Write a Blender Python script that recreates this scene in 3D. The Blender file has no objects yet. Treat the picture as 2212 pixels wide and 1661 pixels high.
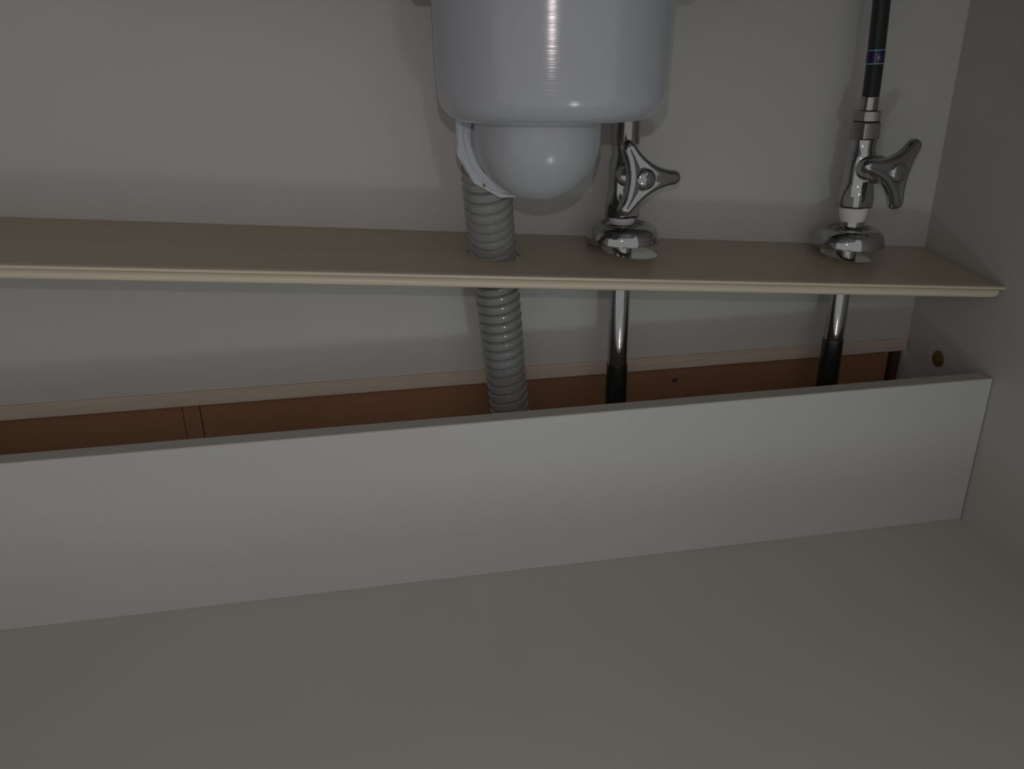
import bpy, bmesh, math, random
from mathutils import Vector, Matrix

# ------------------------------------------------------------------ camera
W, H = 2212, 1661
C = bpy.context.scene.collection
scn = bpy.context.scene
F_PX = 1697.81
cam_loc = Vector((-0.55397, -0.71196, 0.42204))
yaw, pitch, roll = -0.17188, -0.38374, -0.01354
def cam_axes():
    cy, sy, cp, sp, cr, sr = math.cos(yaw), math.sin(yaw), math.cos(pitch), math.sin(pitch), math.cos(roll), math.sin(roll)
    f = Vector((-sy*cp, cy*cp, sp)); r = Vector((cy, sy, 0)); u = r.cross(f)
    return r*cr + u*sr, r*(-sr) + u*cr, f
cr_, cu_, cf_ = cam_axes()
cd = bpy.data.cameras.new('camera'); cam = bpy.data.objects.new('camera', cd); C.objects.link(cam)
M = Matrix((cr_, cu_, -cf_)).transposed().to_4x4(); M.translation = cam_loc
cam.matrix_world = M
cd.sensor_fit = 'HORIZONTAL'; cd.sensor_width = 36.0; cd.lens = 36.0*F_PX/W
cd.clip_start = 0.01
scn.camera = cam

# ------------------------------------------------------------------ world, lights, exposure
w = bpy.data.worlds.new('room_light'); scn.world = w; w.use_nodes = True
w.node_tree.nodes['Background'].inputs[0].default_value = (1.0, 0.975, 0.97, 1)
w.node_tree.nodes['Background'].inputs[1].default_value = 0.355
scn.view_settings.view_transform = 'Standard'; scn.view_settings.look = 'None'
scn.view_settings.exposure = 0.0; scn.view_settings.gamma = 1.0
def lamp(name, kind, loc, aim, power, col, size, spot=None):
    l = bpy.data.lights.new(name, kind); l.energy = power; l.color = col
    if kind == 'AREA': l.shape = 'DISK'; l.size = size
    else: l.shadow_soft_size = size
    if spot: l.spot_size, l.spot_blend = spot
    o = bpy.data.objects.new(name, l); C.objects.link(o); o.location = loc
    o.rotation_euler = (Vector(aim) - Vector(loc)).to_track_quat('-Z', 'Y').to_euler()
    return o
FLASH = cam_loc + cu_*0.042
lamp('phone_flash', 'SPOT', FLASH, (-0.60, 0, 0.22), 0.95, (1.0, 0.86, 0.86), 0.003, (math.radians(125), 1.0))
lamp('work_lamp', 'SPOT', (-0.31, -0.82, -0.045), (-0.50, 0, 0.30), 1.15, (0.76, 1.0, 0.93), 0.022, (math.radians(120), 1.0))

# ------------------------------------------------------------------ materials
def mat(name, col, rough=0.5, metal=0.0, spec=0.5, bump=None, var=None, aniso=0.0, coat=0.0):
    m = bpy.data.materials.new(name); m.use_nodes = True; nt = m.node_tree; N = nt.nodes; L = nt.links
    b = N['Principled BSDF']
    b.inputs['Base Color'].default_value = (*col, 1); b.inputs['Roughness'].default_value = rough
    b.inputs['Metallic'].default_value = metal; b.inputs['Specular IOR Level'].default_value = spec
    b.inputs['Coat Weight'].default_value = coat
    tc = N.new('ShaderNodeTexCoord')
    if var:                                   # (scale xyz, amount)
        mp = N.new('ShaderNodeMapping'); mp.inputs['Scale'].default_value = var[0]
        L.new(tc.outputs['Object'], mp.inputs[0])
        n = N.new('ShaderNodeTexNoise'); n.inputs['Scale'].default_value = 1; n.inputs['Detail'].default_value = 4
        L.new(mp.outputs[0], n.inputs['Vector'])
        r = N.new('ShaderNodeValToRGB'); a = var[1]
        r.color_ramp.elements[0].position = 0.3; r.color_ramp.elements[1].position = 0.7
        r.color_ramp.elements[0].color = (*[c*(1-a) for c in col], 1); r.color_ramp.elements[1].color = (*[min(1, c*(1+a)) for c in col], 1)
        L.new(n.outputs['Fac'], r.inputs[0]); L.new(r.outputs[0], b.inputs['Base Color'])
    if bump:                                  # (scale xyz, strength, distance)
        mp = N.new('ShaderNodeMapping'); mp.inputs['Scale'].default_value = bump[0]
        L.new(tc.outputs['Object'], mp.inputs[0])
        n = N.new('ShaderNodeTexNoise'); n.inputs['Scale'].default_value = 1; n.inputs['Detail'].default_value = 3
        L.new(mp.outputs[0], n.inputs['Vector'])
        bp = N.new('ShaderNodeBump'); bp.inputs['Strength'].default_value = bump[1]; bp.inputs['Distance'].default_value = bump[2]
        L.new(n.outputs['Fac'], bp.inputs['Height']); L.new(bp.outputs[0], b.inputs['Normal'])
    if aniso:
        t = N.new('ShaderNodeTangent'); t.direction_type = 'RADIAL'; t.axis = 'Z'
        L.new(t.outputs[0], b.inputs['Tangent']); b.inputs['Anisotropic'].default_value = aniso
    return m
MELA = mat('white_melamine', (0.60, 0.595, 0.57), 0.42, spec=0.35, var=((6, 6, 6), 0.02), bump=((900, 900, 900), 0.05, 0.0002))
MELA_FLOOR = mat('cabinet_floor_laminate', (0.58, 0.555, 0.51), 0.5, spec=0.3, var=((5, 5, 5), 0.03), bump=((700, 700, 700), 0.08, 0.0002))
MELA_SIDE = mat('side_panel_melamine', (0.54, 0.52, 0.49), 0.5, spec=0.3, var=((6, 6, 6), 0.03), bump=((900, 900, 900), 0.05, 0.0002))
EDGEBAND = mat('edge_banding', (0.54, 0.51, 0.475), 0.5, var=((20, 200, 200), 0.04))
SHELFTOP = mat('beige_shelf_laminate', (0.53, 0.46, 0.335), 0.33, spec=0.4, var=((8, 60, 8), 0.04), bump=((600, 900, 600), 0.06, 0.0002))
CREAM = mat('cream_plastic', (0.72, 0.64, 0.50), 0.33, spec=0.5, var=((4, 40, 40), 0.03))
BATTEN = mat('cream_wood_strip', (0.66, 0.56, 0.46), 0.5, var=((14, 200, 240), 0.07))
BROWN = mat('brown_hardboard', (0.33, 0.175, 0.095), 0.55, var=((5, 20, 8), 0.12))
DARKRED = mat('dark_wood', (0.09, 0.036, 0.026), 0.6, var=((40, 40, 6), 0.2))
DARKGAP = mat('shadow_gap_board', (0.10, 0.06, 0.045), 0.7, var=((10, 10, 10), 0.2))
TRAPG = mat('brushed_grey_trap', (0.42, 0.44, 0.48), 0.15, metal=0.0, spec=0.75, bump=((8, 8, 2200), 0.15, 0.0004))
BOWLG = mat('glossy_grey_plastic', (0.41, 0.43, 0.46), 0.22, spec=0.5, var=((20, 20, 20), 0.02))
FLANGEG = mat('pale_grey_plastic', (0.60, 0.62, 0.66), 0.35)
HOSEG = mat('grey_hose_plastic', (0.28, 0.29, 0.29), 0.12, spec=1.0, var=((30, 30, 30), 0.05))
CHROME = mat('chrome', (0.47, 0.475, 0.475), 0.05, metal=1.0)
CHROME2 = mat('handle_chrome', (0.43, 0.44, 0.46), 0.09, metal=1.0)
NUTM = mat('satin_nickel_nut', (0.40, 0.375, 0.365), 0.17, metal=1.0)
TAPE = mat('white_sealing_tape', (0.80, 0.75, 0.78), 0.6, bump=((30, 30, 700), 0.5, 0.0005))
CHROME_DARK = mat('chrome_dark_reflection', (0.10, 0.105, 0.11), 0.22, metal=0.9, var=((60, 60, 60), 0.25))  # lower chrome pipe: its reflection of the dark gap is put into the colour
BLACK = mat('black_braided_rubber', (0.018, 0.024, 0.024), 0.30, spec=0.6)
NAVY = mat('navy_label', (0.006, 0.012, 0.075), 0.3)
CYAN = mat('pale_cyan_print', (0.20, 0.42, 0.45), 0.4)
SAND = mat('sand_print', (0.50, 0.33, 0.22), 0.4)
SCREW = mat('dark_screw_steel', (0.22, 0.21, 0.20), 0.3, metal=0.9)
CAPM = mat('olive_brown_plug', (0.15, 0.11, 0.035), 0.5, var=((300, 300, 300), 0.15))
PALEPRINT = mat('etched_mark', (0.16, 0.16, 0.17), 0.4, metal=0.6)
BASIN = mat('sink_steel', (0.30, 0.30, 0.31), 0.45, metal=0.6)

# ------------------------------------------------------------------ helpers
def obj(name, bm, m, parent=None, smooth=False, ang=35):
    me = bpy.data.meshes.new(name); bmesh.ops.recalc_face_normals(bm, faces=bm.faces); bm.to_mesh(me); bm.free()
    me.materials.append(m)
    if smooth:
        me.polygons.foreach_set('use_smooth', [True]*len(me.polygons)); me.set_sharp_from_angle(angle=math.radians(ang))
    o = bpy.data.objects.new(name, me); C.objects.link(o)
    if parent: o.parent = parent
    return o
def tag(o, label, cat, group=None):
    o['label'] = label; o['category'] = cat
    if group: o['group'] = group
    return o
def thing(name, label, cat, loc=(0, 0, 0), group=None):
    o = bpy.data.objects.new(name, None); C.objects.link(o); o.location = loc; o.empty_display_size = 0.02
    return tag(o, label, cat, group)
def struct(name, bm, m, **k):
    o = obj(name, bm, m, **k); o['kind'] = 'structure'; return o
def box(lo, hi, bev=0.0, seg=2, bm=None):
    bm = bm or bmesh.new(); vs = []
    for x in (lo[0], hi[0]):
        for y in (lo[1], hi[1]):
            for z in (lo[2], hi[2]): vs.append(bm.verts.new((x, y, z)))
    for f in ((0, 1, 3, 2), (4, 6, 7, 5), (0, 4, 5, 1), (2, 3, 7, 6), (0, 2, 6, 4), (1, 5, 7, 3)): bm.faces.new([vs[i] for i in f])
    bmesh.ops.recalc_face_normals(bm, faces=bm.faces)
    if bev: bmesh.ops.bevel(bm, geom=list(bm.edges), offset=bev, segments=seg, affect='EDGES')
    return bm
def frame_of(d):
    d = Vector(d).normalized(); a = Vector((0, 0, 1)) if abs(d.z) < 0.9 else Vector((1, 0, 0))
    u = a.cross(d).normalized(); return u, d.cross(u), d
def lathe(prof, n=64, org=(0, 0, 0), axis=(0, 0, 1), closed=False, bm=None, cap=(False, False), facets=None, rot=0.0):
    """prof: (radius, height) pairs; facets: number of flats instead of a round section"""
    bm = bm or bmesh.new(); u, v, d = frame_of(axis); org = Vector(org); rings = []
    if facets: n = facets
    for r, h in prof:
        ring = []
        for i in range(n):
            t = 2*math.pi*i/n + rot
            ring.append(bm.verts.new(org + d*h + (u*math.cos(t) + v*math.sin(t))*r))
        rings.append(ring)
    m = len(rings)
    for j in range(m if closed else m-1):
        a, b = rings[j], rings[(j+1) % m]
        for i in range(n): bm.faces.new((a[i], a[(i+1) % n], b[(i+1) % n], b[i]))
    if cap[0]: bm.faces.new(rings[0])
    if cap[1]: bm.faces.new(rings[-1])
    return bm
def smooth_path(pts, n):
    """Catmull-Rom through pts, n samples"""
    P = [Vector(p) for p in pts]; P = [P[0]*2-P[1]] + P + [P[-1]*2-P[-2]]; out = []
    segs = len(P)-3
    for k in range(n+1):
        t = k/n*segs; i = min(int(t), segs-1); t -= i; a, b, c, d = P[i:i+4]
        out.append(0.5*((2*b)+(c-a)*t+(2*a-5*b+4*c-d)*t*t+(3*b-a-3*c+d)*t**3))
    return out
def sweep(path, rad, n=48, bm=None, caps=True):
    """tube along path; rad(s, theta) gives the radius; parallel-transported frame"""
    bm = bm or bmesh.new(); rings = []; s = 0.0
    t0 = (path[1]-path[0]).normalized(); u = frame_of(t0)[0]
    for k, p in enumerate(path):
        t = (path[min(k+1, len(path)-1)]-path[max(k-1, 0)]).normalized()
        u = (u - t*u.dot(t)).normalized(); v = t.cross(u)
        if k: s += (p-path[k-1]).length
        rings.append([bm.verts.new(p + (u*math.cos(a)+v*math.sin(a))*rad(s, a)) for a in (2*math.pi*i/n for i in range(n))])
    for a, b in zip(rings, rings[1:]):
        for i in range(n): bm.faces.new((a[i], a[(i+1) % n], b[(i+1) % n], b[i]))
    if caps: bm.faces.new(rings[0]); bm.faces.new(rings[-1])
    return bm
def arc(cx, cz, r, a0, a1, n):
    return [(cx + r*math.cos(math.radians(a0+(a1-a0)*i/n)), cz + r*math.sin(math.radians(a0+(a1-a0)*i/n))) for i in range(n+1)]

# ------------------------------------------------------------------ setting: the cabinet shell
XL, YF, ZT = -1.28, -0.56, 0.68
H1, D1, T1 = 0.15, 0.125, 0.0158
struct('wall_back', box((XL, 0, 0.139), (0, 0.003, ZT)), MELA)
struct('wall_right', box((0, YF, 0), (0.018, 0.03, ZT)), MELA_SIDE)
struct('wall_left', box((XL-0.018, YF, 0), (XL, 0.03, ZT)), MELA_SIDE)
struct('floor', box((XL-0.018, YF, -0.018), (0.018, 0.03, 0)), MELA_FLOOR)
struct('ceiling', box((XL-0.018, YF, ZT), (0.018, 0.03, ZT+0.018)), MELA_SIDE)
struct('wall_back_lower', box((XL, 0.012, 0), (0, 0.03, 0.139)), DARKGAP)
struct('trim_1', box((XL, -0.0045, 0.1353), (-0.0018, 0.0, 0.1487), 0.0012), BATTEN)

# brown hardboard behind the pipes, two sheets with a cover strip between
t = thing('backing_board', 'brown hardboard sheet low behind the pipes, under the cream strip', 'board', (-0.55, 0.008, 0))
def child(bm, name, m, par, **k):
    o = obj(name, bm, m, par, **k); o.location = -Vector(par.location); return o
child(box((XL, 0.0045, 0.0), (-0.7430, 0.0085, 0.1352)), 'board_sheet', BROWN, t)
child(box((-0.7265, 0.0045, 0.0), (-0.0165, 0.0085, 0.1352)), 'board_sheet', BROWN, t)
child(box((-0.7422, 0.0040, 0.0), (-0.7273, 0.0085, 0.1352)), 'joint_strip', BROWN, t)
tag(obj('corner_batten', box((-0.011, 0.0045, 0.0), (-0.0015, 0.0118, 0.1352), 0.0006), DARKRED),
    'dark reddish wooden batten in the corner right of the brown board', 'batten')
t = thing('wood_screw', 'small steel screw in the brown board between the two pipes', 'screw', (-0.2583, 0.0045, 0.1198))
bm = lathe([(0.0, 0.0016), (0.0012, 0.0015), (0.0026, 0.001), (0.0032, 0.0)], 24, (0, 0, 0), (0, -1, 0)); obj('screw_head', bm, SCREW, t, smooth=True)
bm = box((-0.0018, -0.0019, -0.0003), (0.0018, -0.0010, 0.0003)); box((-0.0003, -0.0019, -0.0018), (0.0003, -0.0010, 0.0018), bm=bm)
obj('cross_slot', bm, DARKGAP, t)
t = thing('plug_cap', 'round olive-brown plug in the right side wall above the front board', 'plug', (0, -0.0502, 0.1424))
obj('cap_disc', lathe([(0.0, 0.0016), (0.006, 0.0015), (0.0082, 0.0008), (0.0086, 0.0)], 40, (0, 0, 0), (-1, 0, 0)), CAPM, t, smooth=True)
obj('cap_dimple', lathe([(0.0, 0.0019), (0.0012, 0.0018), (0.0016, 0.0014)], 20, (0, 0.002, 0), (-1, 0, 0)), CAPM, t, smooth=True)

# front board closing off the pipe space
t = thing('front_board', 'long white melamine board standing upright across the cabinet floor', 'panel', (-0.64, -D1, 0))
child(box((XL, -D1, 0.0), (-0.0012, -D1+T1, H1-0.0006), 0.0003, 1), 'board_core', MELA, t)
child(box((XL, -D1+0.0003, H1-0.0006), (-0.0012, -D1+T1-0.0002, H1), 0.0002, 1), 'edge_band', EDGEBAND, t)

# ------------------------------------------------------------------ tilted shelf with pipe holes
HS, SA, SB, DS = 0.2464, -0.0790, 0.1169, 0.1125
def sz(x, y): return HS + SA*x + SB*y
shelf = thing('loose_shelf', 'beige tilted shelf board with cream front edge and three pipe holes', 'shelf', (-0.6, -0.056, sz(-0.6, -0.056)))
bm = bmesh.new(); edges = []
def loop2(pts):
    vs = [bm.verts.new((x, y, 0)) for x, y in pts]
    for i in range(len(vs)): edges.append(bm.edges.new((vs[i], vs[(i+1) % len(vs)])))
loop2([(XL+0.002, -0.001), (XL+0.002, -DS), (-0.0018, -DS), (-0.0018, -0.001)])
for cx, cy, r in ((-0.4547, -0.0580, 0.0218), (-0.3270, -0.0370, 0.0260), (-0.1080, -0.0310, 0.0240)):
    loop2([(cx+r*math.cos(2*math.pi*i/56), cy+r*math.sin(2*math.pi*i/56)) for i in range(56)])
bmesh.ops.triangle_fill(bm, use_beauty=True, edges=edges)
g = bmesh.ops.extrude_face_region(bm, geom=list(bm.faces))
for v in [e for e in g['geom'] if isinstance(e, bmesh.types.BMVert)]: v.co.z -= 0.0032
for v in bm.verts: v.co.z += sz(v.co.x, v.co.y)
child(bm, 'shelf_board', SHELFTOP, shelf)
# front edge moulding: thin lip over the board, rounded body hanging below
def mould(prof, x0, x1, name, endround=False):
    b = bmesh.new(); n = len(prof); rings = []
    xs = [x0]
    if endround:
        for i in range(7):
            a = math.pi/2*i/6; xs.append(x1-0.0042*(1-math.sin(a)))
    else: xs.append(x1)
    zt = max(p[1] for p in prof)
    for x in xs:
        k = 1.0
        if endround and x > x1-0.0042:
            q = (x-(x1-0.0042))/0.0042; k = 1-0.42*(1-math.sqrt(max(0, 1-q*q)))
        rings.append([b.verts.new((x, -DS+py, zt+(pz-zt)*k + sz(x, -DS))) for py, pz in prof])
    for a, c in zip(rings, rings[1:]):
        for i in range(n): b.faces.new((a[i], a[(i+1) % n], c[(i+1) % n], c[i]))
    b.faces.new(rings[0]); b.faces.new(rings[-1])
    return child(b, name, CREAM, shelf, smooth=True, ang=40)
mould([(0.004, 0.0006), (0.004, 0.0), (-0.0024, 0.0), (-0.0024, -0.0018), (-0.0030, -0.0016), (-0.0032, -0.0003), (-0.0026, 0.0006)], XL+0.002, -0.0008, 'edge_lip')
mould([(0.002, -0.0018), (-0.0020, -0.0018), (-0.0036, -0.0026), (-0.0048, -0.0045), (-0.0050, -0.0062), (-0.0043, -0.0080), (-0.0027, -0.0092), (0.0, -0.0096), (0.002, -0.0096)],
      XL+0.002, -0.0085, 'edge_moulding', True)

# ------------------------------------------------------------------ sink underside and trap
t = thing('sink_basin', 'steel sink basin underside above the grey drain trap', 'sink', (-0.43, -0.26, 0.50))
bm = box((-0.76, -0.50, 0.50), (-0.15, -0.055, 0.6795), 0.035, 6); child(bm, 'basin_shell', BASIN, t, smooth=True)

TX, TY, TR, TZ = -0.4282, -0.16, 0.0777, 0.3885
trap = thing('drain_trap', 'large grey cylindrical drain trap with round bowl below the sink', 'trap', (TX, TY, TZ))
prof = [(0.0, 0.0)] + [(TR-0.0215-0.0004, 0.0)] + arc(TR-0.0215, 0.0185, 0.0185, -88, -4, 12)
prof = [(0.001, 0.0), (0.03, 0.0), (TR-0.024, 0.0)] + [(TR-0.0200+0.0192*math.sin(math.radians(a)), 0.0180-0.0180*math.cos(math.radians(a))) for a in range(6, 91, 7)] + [(TR-0.0002, 0.03), (TR+0.0006, 0.0800)]
obj('trap_body', lathe(prof, 128, (0, 0, 0), cap=(True, False)), TRAPG, trap, smooth=True, ang=50)
ring = [(TR+0.0004, 0.0790), (TR+0.0100, 0.0790), (TR+0.0125, 0.0815), (TR+0.0125, 0.1085), (TR+0.0100, 0.1110), (0.02, 0.1110)]
o = obj('mounting_ring', lathe(ring, 128, (0, 0, 0)), TRAPG, trap, smooth=True)
# bowl: sphere drawn out backwards into the outlet socket
BC = Vector((-0.4368-TX, 0.0, 0.3761-TZ)); BR = 0.0418
mdir = Vector((-0.225, 0.974, 0)).normalized()
def bowl():
    b = bmesh.new(); n, m = 72, 40; rings = []
    for j in range(m+1):
        ph = -math.pi/2 + math.pi*j/m
        ring = []
        for i in range(n):
            a = 2*math.pi*i/n
            p = Vector((math.cos(ph)*math.cos(a), math.cos(ph)*math.sin(a), math.sin(ph)))
            if p.z > 0: p = Vector((math.cos(a), math.sin(a), 0))*1.0 + Vector((0, 0, p.z*0.28))
            q = BC + p*BR
            d = p.dot(mdir)
            if d > 0: q = BC + (p-mdir*d)*BR*(1-0.05*min(1, d*1.6)) + mdir*(BR*min(d, 0.25)*0.6 + 0.035*min(1, d*1.6))
            ring.append(b.verts.new(q))
        rings.append(ring)
    for a, c in zip(rings, rings[1:]):
        for i in range(n):
            try: b.faces.new((a[i], a[(i+1) % n], c[(i+1) % n], c[i]))
            except ValueError: pass
    bmesh.ops.remove_doubles(b, verts=b.verts, dist=1e-5)
    return b
obj('trap_bowl', bowl(), BOWLG, trap, smooth=True, ang=60)
fc = BC + mdir*0.041
def plate(r, h0, h1, nose, n=96):
    """twelve-sided plate with softened corners, normal along mdir"""
    b = bmesh.new(); u = Vector((0, 0, 1)).cross(mdir).normalized(); v = Vector((0, 0, 1)); rings = []
    def rad(a):
        k = math.pi/6; q = ((a + k*0.5) % k) - k*0.5
        return min(r*math.cos(k/2)/math.cos(q), r*0.995)
    for h, s in ((h0, 1-nose), (h0+0.0006, 1), (h1-0.0006, 1), (h1, 1-nose)):
        rings.append([b.verts.new(fc + mdir*h + (u*math.cos(a)+v*math.sin(a))*rad(a)*s) for a in (2*math.pi*i/n for i in range(n))])
    for a, c in zip(rings, rings[1:]):
        for i in range(n): b.faces.new((a[i], a[(i+1) % n], c[(i+1) % n], c[i]))
    b.faces.new(rings[0]); b.faces.new(rings[-1]); return b
fl = obj('outlet_flange', plate(0.0465, 0.0010, 0.0045, 0.01), FLANGEG, trap, smooth=True)
obj('flange_rib', lathe([(0.0365, -0.0030), (0.0402, -0.0030), (0.0407, -0.0022), (0.0407, 0.0012), (0.0365, 0.0012)], 96, fc, mdir, closed=True), FLANGEG, fl, smooth=True)
u_ = Vector((0, 0, 1)).cross(mdir).normalized(); SGN = 1.0 if u_.x < 0 else -1.0
sp = fc + (u_*SGN*0.60 + Vector((0, 0, -0.80)))*0.0434
obj('flange_rim', lathe([(0.0430, -0.0006), (0.0448, -0.0006), (0.0450, 0.0012), (0.0428, 0.0012)], 96, fc, mdir, closed=True), FLANGEG, fl, smooth=True)
obj('flange_screw', lathe([(0.0, 0.0014), (0.0010, 0.0012), (0.0013, 0.0)], 16, sp, -mdir), SCREW, fl, smooth=True)
pth = smooth_path([fc + mdir*0.004, fc + mdir*0.012, Vector((-0.4630-TX, -0.097-TY, 0.366-TZ)), Vector((-0.4645-TX, -0.090-TY, 0.352-TZ)), Vector((-0.4640-TX, -0.088-TY, 0.342-TZ))], 40)
obj('outlet_elbow', sweep(pth, lambda s, a: 0.0175, 40), HOSEG, trap, smooth=True)

# ------------------------------------------------------------------ corrugated drain hose
HP = [(a+0.003, b, c) for a, b, c in [(-0.4672, -0.0890, 0.3500), (-0.4638, -0.0780, 0.3170), (-0.4580, -0.0575, 0.2730), (-0.4530, -0.0480, 0.2335), (-0.4425, -0.0380, 0.1200), (-0.4340, -0.0360, 0.0300), (-0.4330, -0.0360, -0.002)]]
hose = thing('corrugated_hose', 'grey corrugated drain hose running from the trap down through the shelf', 'hose', HP[-1])
PITCH = 0.00845
def corr(s, a):
    se = s if s < 0.09 else 0.09+(s-0.09)*0.94
    ph = (se/PITCH - a/(2*math.pi)) % 1.0
    lean = 1.0 if s < 0.09 else min(1.55, 1.0+(s-0.09)*8)
    bulge = 0.0006*lean*math.sin(math.pi*ph)**0.7
    groove = -0.0016*lean*math.exp(-((min(ph, 1-ph))/0.055)**2)
    ridge = 0.0009*math.exp(-((ph-0.17)/0.05)**2)
    return 0.0185*(1-0.07*min(1, max(0, s-0.08)/0.15)) + bulge + groove + ridge
pth = smooth_path(HP, 1500)
o = obj('hose_tube', sweep(pth, corr, 72), HOSEG, hose, smooth=True, ang=80); o.location = -Vector(HP[-1])

# ------------------------------------------------------------------ supply pipes, escutcheons, stop valves, hoses
PIPES = [(-0.3345, 0.2985, 0.2756), (-0.1112, 0.2975, 0.2612)]     # x, top of thread, escutcheon rim
PY = -0.036
side_txt = ['under the trap, the left of the two', 'at the right, the right of the two']
def supply_pipe(x, ztop, name_lab, zj):
    t = thing('supply_pipe', name_lab, 'pipe', (x, PY, 0))
    obj('chrome_tube', lathe([(0.0093, zj-0.0005), (0.0093, ztop-0.020), (0.0090, ztop-0.018)], 64, cap=(True, True)), CHROME, t, smooth=True)
    obj('pipe_socket', lathe([(0.0080, 0.0), (0.0107, 0.0), (0.0104, 0.10), (0.0100, zj-0.002), (0.0098, zj-0.0004), (0.0090, zj)], 64, cap=(True, True)), CHROME_DARK, t, smooth=True)
    return t
supply_pipe(-0.3345, 0.2960, 'chrome supply pipe rising behind the front board, just right of the corrugated hose', 0.159)
supply_pipe(-0.1112, 0.2960, 'chrome supply pipe rising behind the front board, nearest the right side wall', 0.168)
ESC_ = [(0.0130, 0.0085), (0.0145, 0.0120), (0.0180, 0.0150), (0.0225, 0.0162), (0.0270, 0.0152), (0.0310, 0.0118), (0.0334, 0.0070), (0.0343, 0.0020), (0.0343, 0.0),
       (0.0337, 0.0), (0.0337, 0.0020), (0.0327, 0.0066), (0.0304, 0.0110), (0.0266, 0.0144), (0.0225, 0.0154), (0.0184, 0.0142), (0.0153, 0.0115), (0.0137, 0.0085)]
ESC = [(a*0.948 if a > 0.0145 else a, b) for a, b in ESC_]
def resample(prof, k=4):
    P = smooth_path([(r, h, 0) for r, h in prof], len(prof)*k); return [(p.x, p.y) for p in P]
def escutcheon(x, z, lab):
    t = thing('escutcheon', lab, 'pipe cover', (x, PY, z))
    p = [(0.0098, 0.0070), (0.0118, 0.0072)] + resample(ESC[:9], 4)
    inner = [(r, h) for r, h in ESC[9:]]
    obj('cover_dome', lathe(p+inner+[(0.0098, 0.0060)], 96, closed=True), CHROME, t, smooth=True, ang=50)
    obj('collar_ring', lathe([(0.0098, 0.0072), (0.0140, 0.0125), (0.0143, 0.0135), (0.0135, 0.0140), (0.0098, 0.0130)], 64, closed=True), CHROME, t, smooth=True)
    return t
escutcheon(-0.3345, 0.2760, 'domed chrome escutcheon on the shelf below the valve behind the trap')
escutcheon(-0.1112, 0.2618, 'domed chrome escutcheon on the shelf nearest the right side wall')

def star_outline(n=180, rt=0.0062, Rt=0.0286, rmin=0.0146):
    """three-armed outline with concave sides; returns radius by angle"""
    # concave side: arc of a big circle tangent-ish between neighbouring tips
    c60 = math.radians(60)
    # circle centre on the bisector at distance dc, radius rc: passes rmin on the bisector, tangent to the tip circle
    tx, ty = Rt*math.cos(c60), Rt*math.sin(c60)      # tip centre in a frame whose x axis is the bisector
    lo, hi = rmin+0.001, 0.6
    for _ in range(80):
        dc = (lo+hi)/2; rc = dc-rmin
        if math.hypot(dc-tx, ty)-rt > rc: lo = dc
        else: hi = dc
    # outside circle: distance from tip centre must be rc+rt
    dc = (lo+hi)/2; rc = dc-rmin
    out = []
    for i in range(n):
        a = 2*math.pi*i/n
        q = ((a + c60) % (2*c60)) - c60              # angle from nearest tip
        b = c60-abs(q)                               # angle from bisector
        # ray from origin at angle b to bisector; nearest hit with concave circle
        disc = rc*rc-(dc*math.sin(b))**2
        r1 = dc*math.cos(b)-math.sqrt(disc) if disc > 0 else 1e9
        d2 = rt*rt-(Rt*math.sin(q))**2
        r2 = Rt*math.cos(q)+math.sqrt(d2) if d2 > 0 else -1
        # tangent point test
        ax, ay = dc, 0.0; k = rc/(rc+rt); px, py = ax+(tx-ax)*k, ay+(ty-ay)*k
        bt = math.atan2(py, px)
        out.append((a, r1 if b < bt else max(r2, 0.001)))
    return out
def star_handle_mesh(spin):
    """inflated three-armed star, front towards local -Y... built in (e1, e2, n) then mapped"""
    n = 240; out = star_outline(n); poly = [(r*math.cos(a), r*math.sin(a)) for a, r in out]
    def sd(x, y):
        m = 1e9
        for i in range(0, n, 2):
            ax, ay = poly[i]; bx, by = poly[(i+2) % n]; dx, dy = bx-ax, by-ay
            tt = max(0, min(1, ((x-ax)*dx+(y-ay)*dy)/(dx*dx+dy*dy))); m = min(m, math.hypot(x-ax-tt*dx, y-ay-tt*dy))
        return m
    T = [1, 0.985, 0.955, 0.91, 0.85, 0.78, 0.70, 0.60, 0.50, 0.38, 0.26, 0.12]
    bm = bmesh.new()
    def P(x, y, h):
        c, s = math.cos(spin), math.sin(spin); return Vector((x*c-y*s, -h, x*s+y*c))
    def top(s, r):
        # rounded rim then a slightly dished face
        w = 0.0046; k = min(1, s/w); return 0.0062*math.sqrt(max(0, 1-(1-k)**2)) + (-0.0011*min(1, max(0, (s-w)/0.004))) + 0.0004*math.exp(-(r/0.011)**2)
    for side in (1, -1):
        rings = []
        for tt in T:
            ring = []
            for i, (x, y) in enumerate(poly):
                xx, yy = x*tt, y*tt; s = 0 if tt == 1 else sd(xx, yy); r = math.hypot(xx, yy)
                h = top(s, r) if side == 1 else -1.0*top(s, r)
                # arms sweep slightly back from the hub
                h -= 0.0026*(r/0.033)**2
                ring.append(bm.verts.new(P(xx, yy, h)))
            rings.append(ring)
        for a, c in zip(rings, rings[1:]):
            for i in range(n): bm.faces.new((a[i], a[(i+1) % n], c[(i+1) % n], c[i]))
        bm.faces.new(rings[-1])
    bmesh.ops.remove_doubles(bm, verts=bm.verts, dist=1e-6)
    return bm
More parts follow.
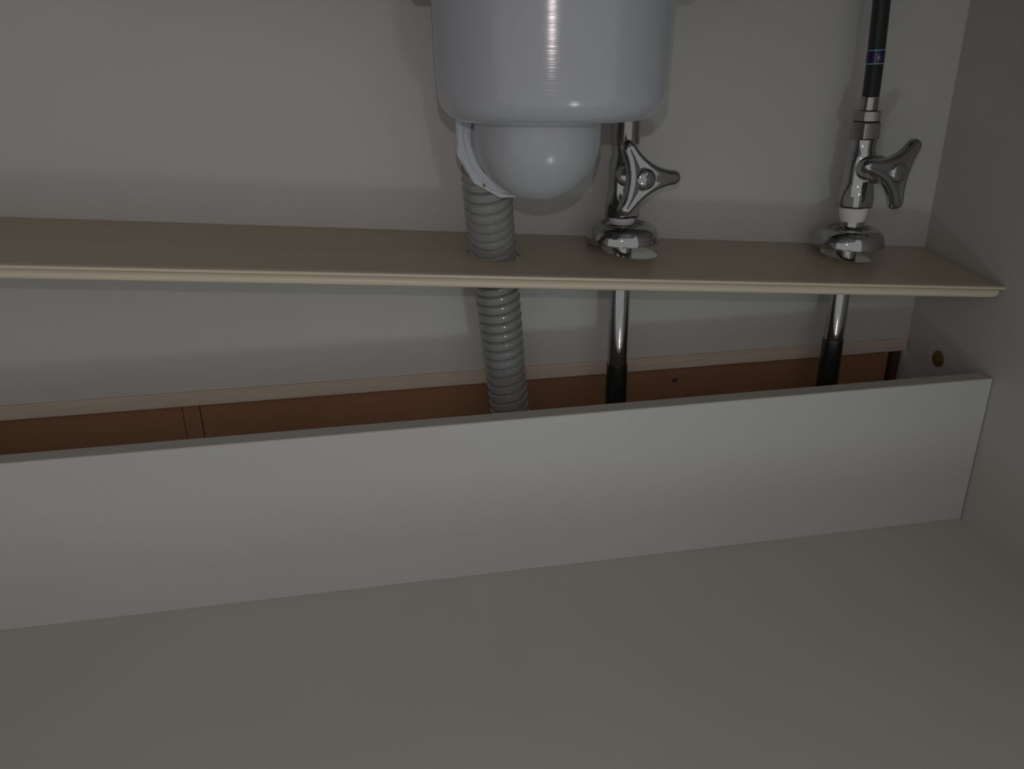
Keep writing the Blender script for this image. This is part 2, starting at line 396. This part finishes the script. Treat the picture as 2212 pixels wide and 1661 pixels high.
def stop_valve(x, zb, az, spin, hc, lab, tape, tail):
    """x axis position; zb bottom of body; az azimuth of the stem; hc handle centre; tape (z0,z1,r0,r1); tail: taller union nut?"""
    t = thing('stop_valve', lab, 'valve', (x, PY, zb))
    B = 0.0
    # forged body: facetted skirt that narrows to the neck
    b = lathe([(0.0105, 0.0), (0.0150, 0.0), (0.0165, 0.0020), (0.0167, 0.0100), (0.0158, 0.0150), (0.0145, 0.0195), (0.0138, 0.0230), (0.0136, 0.0330), (0.0134, 0.0420), (0.0128, 0.0480), (0.0112, 0.0530), (0.0112, 0.0610), (0.0080, 0.0610)], 48, cap=(True, True))
    for v in b.verts:      # flatten the skirt into soft hexagon faces
        if v.co.z < 0.0175 and v.co.xy.length > 0.012:
            a = math.atan2(v.co.y, v.co.x)+0.35; k = math.pi/3; q = ((a + k/2) % k)-k/2
            f = min(1.0, math.cos(k/2)*1.035/math.cos(q)); v.co.x *= f; v.co.y *= f
    obj('valve_body', b, CHROME, t, smooth=True, ang=28)
    nd = Vector((math.sin(az), -math.cos(az), 0)); sz0 = hc[2]-zb
    obj('bonnet', lathe([(0.0112, 0.004), (0.0118, 0.012), (0.0124, 0.016), (0.0124, 0.022), (0.0100, 0.0245), (0.0072, 0.026), (0.0066, 0.036), (0.0, 0.036)], 40, (0, 0, sz0), nd), CHROME, t, smooth=True, ang=28)
    L = (Vector((hc[0], hc[1], 0))-Vector((x, PY, 0))).length
    hd = obj('handle', star_handle_mesh(spin), CHROME2, t, smooth=True, ang=60)
    hd.location = Vector((hc[0]-x, hc[1]-PY, sz0)); hd.rotation_euler = (0, 0, az)
    cp = obj('handle_cap', lathe([(0.0, 0.0032), (0.0034, 0.0031), (0.0066, 0.0023), (0.0084, 0.0011), (0.0088, 0.0), (0.0088, -0.002)], 48, (0, -0.0052, 0), (0, -1, 0)), CHROME2, hd, smooth=True, ang=50)
    ri = obj('cap_seat', lathe([(0.0088, -0.0015), (0.0088, 0.0002), (0.0095, 0.0004), (0.0100, -0.0002), (0.0100, -0.0015)], 48, (0, -0.0052, 0), (0, -1, 0), closed=True), CHROME2, hd, smooth=True, ang=50)
    z0, z1, r0, r1 = tape
    obj('sealing_tape', lathe([(0.0085, z0-zb), (r0-0.0004, z0-zb), (r0, z0-zb+0.0012), (r0+(r1-r0)*0.5, (z0+z1)/2-zb), (r1, z1-zb-0.001), (r1-0.001, z1-zb+0.0003), (0.0085, z1-zb+0.0003)], 48), TAPE, t, smooth=True, ang=50)
    obj('threaded_nipple', lathe([(0.0097, 0.2805-zb if not tail else 0.2755-zb), (0.0108, 0.2810-zb if not tail else 0.2760-zb), (0.0108, z0-zb)], 48), CHROME, t, smooth=True)
    return t, hd
TZ1, TZ2 = 0.2975, 0.2970
v1, h1 = stop_valve(-0.3352, 0.2980, 0.1132, 4.17, (-0.3309, -0.0748, 0.3352),
    'chrome stop valve partly behind the grey trap, its three-armed handle turned to the front', (0.2915, 0.2980, 0.0108, 0.0118), False)
v2, h2 = stop_valve(-0.1100, 0.2970, 0.1541, 0.8385, (-0.1019, -0.0749, 0.3329),
    'chrome stop valve with white tape and three-armed handle below the black hose', (0.2840, 0.2972, 0.0113, 0.0134), True)
# etched mark on the left handle cap
bm = bmesh.new()
for x0, z0, x1, z1 in ((-0.0012, 0.0008, 0.0010, 0.0046), (0.0016, 0.0010, -0.0022, 0.0034), (-0.0006, -0.0040, -0.0002, 0.0002), (-0.0006, -0.0044, 0.0022, -0.0034)):
    a = Vector((x0, 0, z0)); b_ = Vector((x1, 0, z1)); d = (b_-a).normalized()*0.0; s = Vector((-(b_-a).z, 0, (b_-a).x)).normalized()*0.00032
    def yy(p): return -0.0052-0.0033+0.014*(p.x**2+p.z**2)/0.0012*0.12-0.0003
    q = [a+s, b_+s, b_-s, a-s]
    vs = [bm.verts.new((p.x, yy(p)-0.0003, p.z)) for p in q]+[bm.verts.new((p.x, yy(p)+0.0006, p.z)) for p in q]
    for f in ((0, 1, 2, 3), (4, 7, 6, 5), (0, 4, 5, 1), (1, 5, 6, 2), (2, 6, 7, 3), (3, 7, 4, 0)): bm.faces.new([vs[i] for i in f])
cap1 = [c for c in h1.children if c.name.startswith('handle_cap')][0]
obj('etched_mark', bm, PALEPRINT, h1)

def soft_hex(b, k, rot):
    """pull a round section towards a hexagon by factor k"""
    for v in b.verts:
        l = v.co.xy.length
        if l > 0.009:
            a = math.atan2(v.co.y, v.co.x)-rot; w6 = math.pi/3; q = ((a + w6/2) % w6)-w6/2
            f = 1+k*(math.cos(w6/2)/math.cos(q)*1.06-1); v.co.x *= f; v.co.y *= f
    return b
def braided(x, zn, nut_prof, lab, path, band=None, hexr=0.0123):
    """union nut, ferrule and braided hose standing on a valve"""
    t = thing('braided_hose', lab, 'hose', (x, PY, zn)); o3 = Vector((x, PY, zn))
    for nm, prof, fac, rot in nut_prof:
        obj(nm, soft_hex(lathe(prof, 96, cap=(True, True)), 0.8 if fac else 0.0, rot), NUTM, t, smooth=True, ang=20)
    P = [Vector(p)-o3 for p in path]; pth = smooth_path(P, 620)
    LAM = 0.0024
    def rad(s, a): return 0.0070+0.00030*math.cos(11*a-2*math.pi*s/LAM)
    obj('hose_sleeve', sweep(pth, rad, 120), BLACK, t, smooth=True, ang=80)
    if band:
        def sub(z0, z1, n=16):
            return [p for p in smooth_path(P, 2400) if z0-zn <= p.z <= z1-zn]
        lb = obj('label_band', sweep(sub(band[0], band[1]), lambda s, a: 0.00745, 64), NAVY, t, smooth=True)
        for z in (band[0], band[1]): obj('band_stripe', sweep(sub(z-0.0005, z+0.0004), lambda s, a: 0.00755, 64), CYAN, lb, smooth=True)
        # small burst mark wrapped on the band
        zc = (band[0]+band[1])/2-0.0008; cpt = min(pth, key=lambda p: abs(p.z+zn-zc)); bm = bmesh.new()
        for k in range(7):
            a = 2*math.pi*k/7+0.2; pts = []
            for du, dv in ((0.0004*math.cos(a+1.57), 0.0004*math.sin(a+1.57)), (0.0034*math.cos(a)+0.0005*math.cos(a+1.4), 0.0034*math.sin(a)+0.0005*math.sin(a+1.4)), (0.0030*math.cos(a+0.25), 0.0030*math.sin(a+0.25)), (0.0004*math.cos(a-1.57), 0.0004*math.sin(a-1.57))):
                th = -math.pi/2-0.25+du/0.0075; pts.append((th, dv))
            for r0 in (0.00758,):
                vs = [bm.verts.new(cpt+Vector((math.cos(th)*r0, math.sin(th)*r0, dv))) for th, dv in pts]
                ws = [bm.verts.new(cpt+Vector((math.cos(th)*(r0-0.0004), math.sin(th)*(r0-0.0004), dv))) for th, dv in pts]
                bm.faces.new(vs); bm.faces.new(ws[::-1])
                for i in range(4): bm.faces.new((vs[i], ws[i], ws[(i+1) % 4], vs[(i+1) % 4]))
        obj('band_mark', bm, SAND, lb)
    return t
NUTR = [('union_nut', [(0.0120, 0.0), (0.0134, 0.0012), (0.0134, 0.0140), (0.0126, 0.0152)], 6, 0.42),
        ('hex_collar', [(0.0105, 0.0152), (0.0122, 0.0160), (0.0122, 0.0238), (0.0114, 0.0246)], 6, 0.30),
        ('ferrule', [(0.0070, 0.0246), (0.0076, 0.0250), (0.0076, 0.0358), (0.0073, 0.0364)], None, 0)]
braided(-0.1097, 0.3575, NUTR, 'black braided water hose with navy band rising at the right side', 
        [(-0.1097, PY, 0.3860), (-0.1098, PY, 0.4000), (-0.1103, PY, 0.4220), (-0.1125, PY, 0.4700), (-0.117, -0.037, 0.53), (-0.120, -0.04, 0.679)], (0.4210, 0.4318))
NUTL = [('union_nut', [(0.0112, 0.0), (0.0126, 0.0014), (0.0126, 0.0300), (0.0120, 0.0310)], None, 0),
        ('ferrule', [(0.0070, 0.0310), (0.0076, 0.0313), (0.0076, 0.0420), (0.0073, 0.0426)], None, 0)]
braided(-0.3352, 0.3590, NUTL, 'nickel coupling and hose rising behind the grey trap', 
        [(-0.3352, PY, 0.3960), (-0.3360, PY, 0.43), (-0.337, PY, 0.49), (-0.339, -0.034, 0.56), (-0.34, -0.034, 0.679)])

# repeats of one kind carry a shared group
GROUPS = {'stop_valve': 'stop valves above the shelf', 'escutcheon': 'chrome escutcheons on the shelf',
          'supply_pipe': 'chrome supply pipes behind the front board', 'braided_hose': 'water hoses above the stop valves'}
for o in C.objects:
    k = o.name.split('.')[0]
    if o.parent is None and k in GROUPS: o['group'] = GROUPS[k]
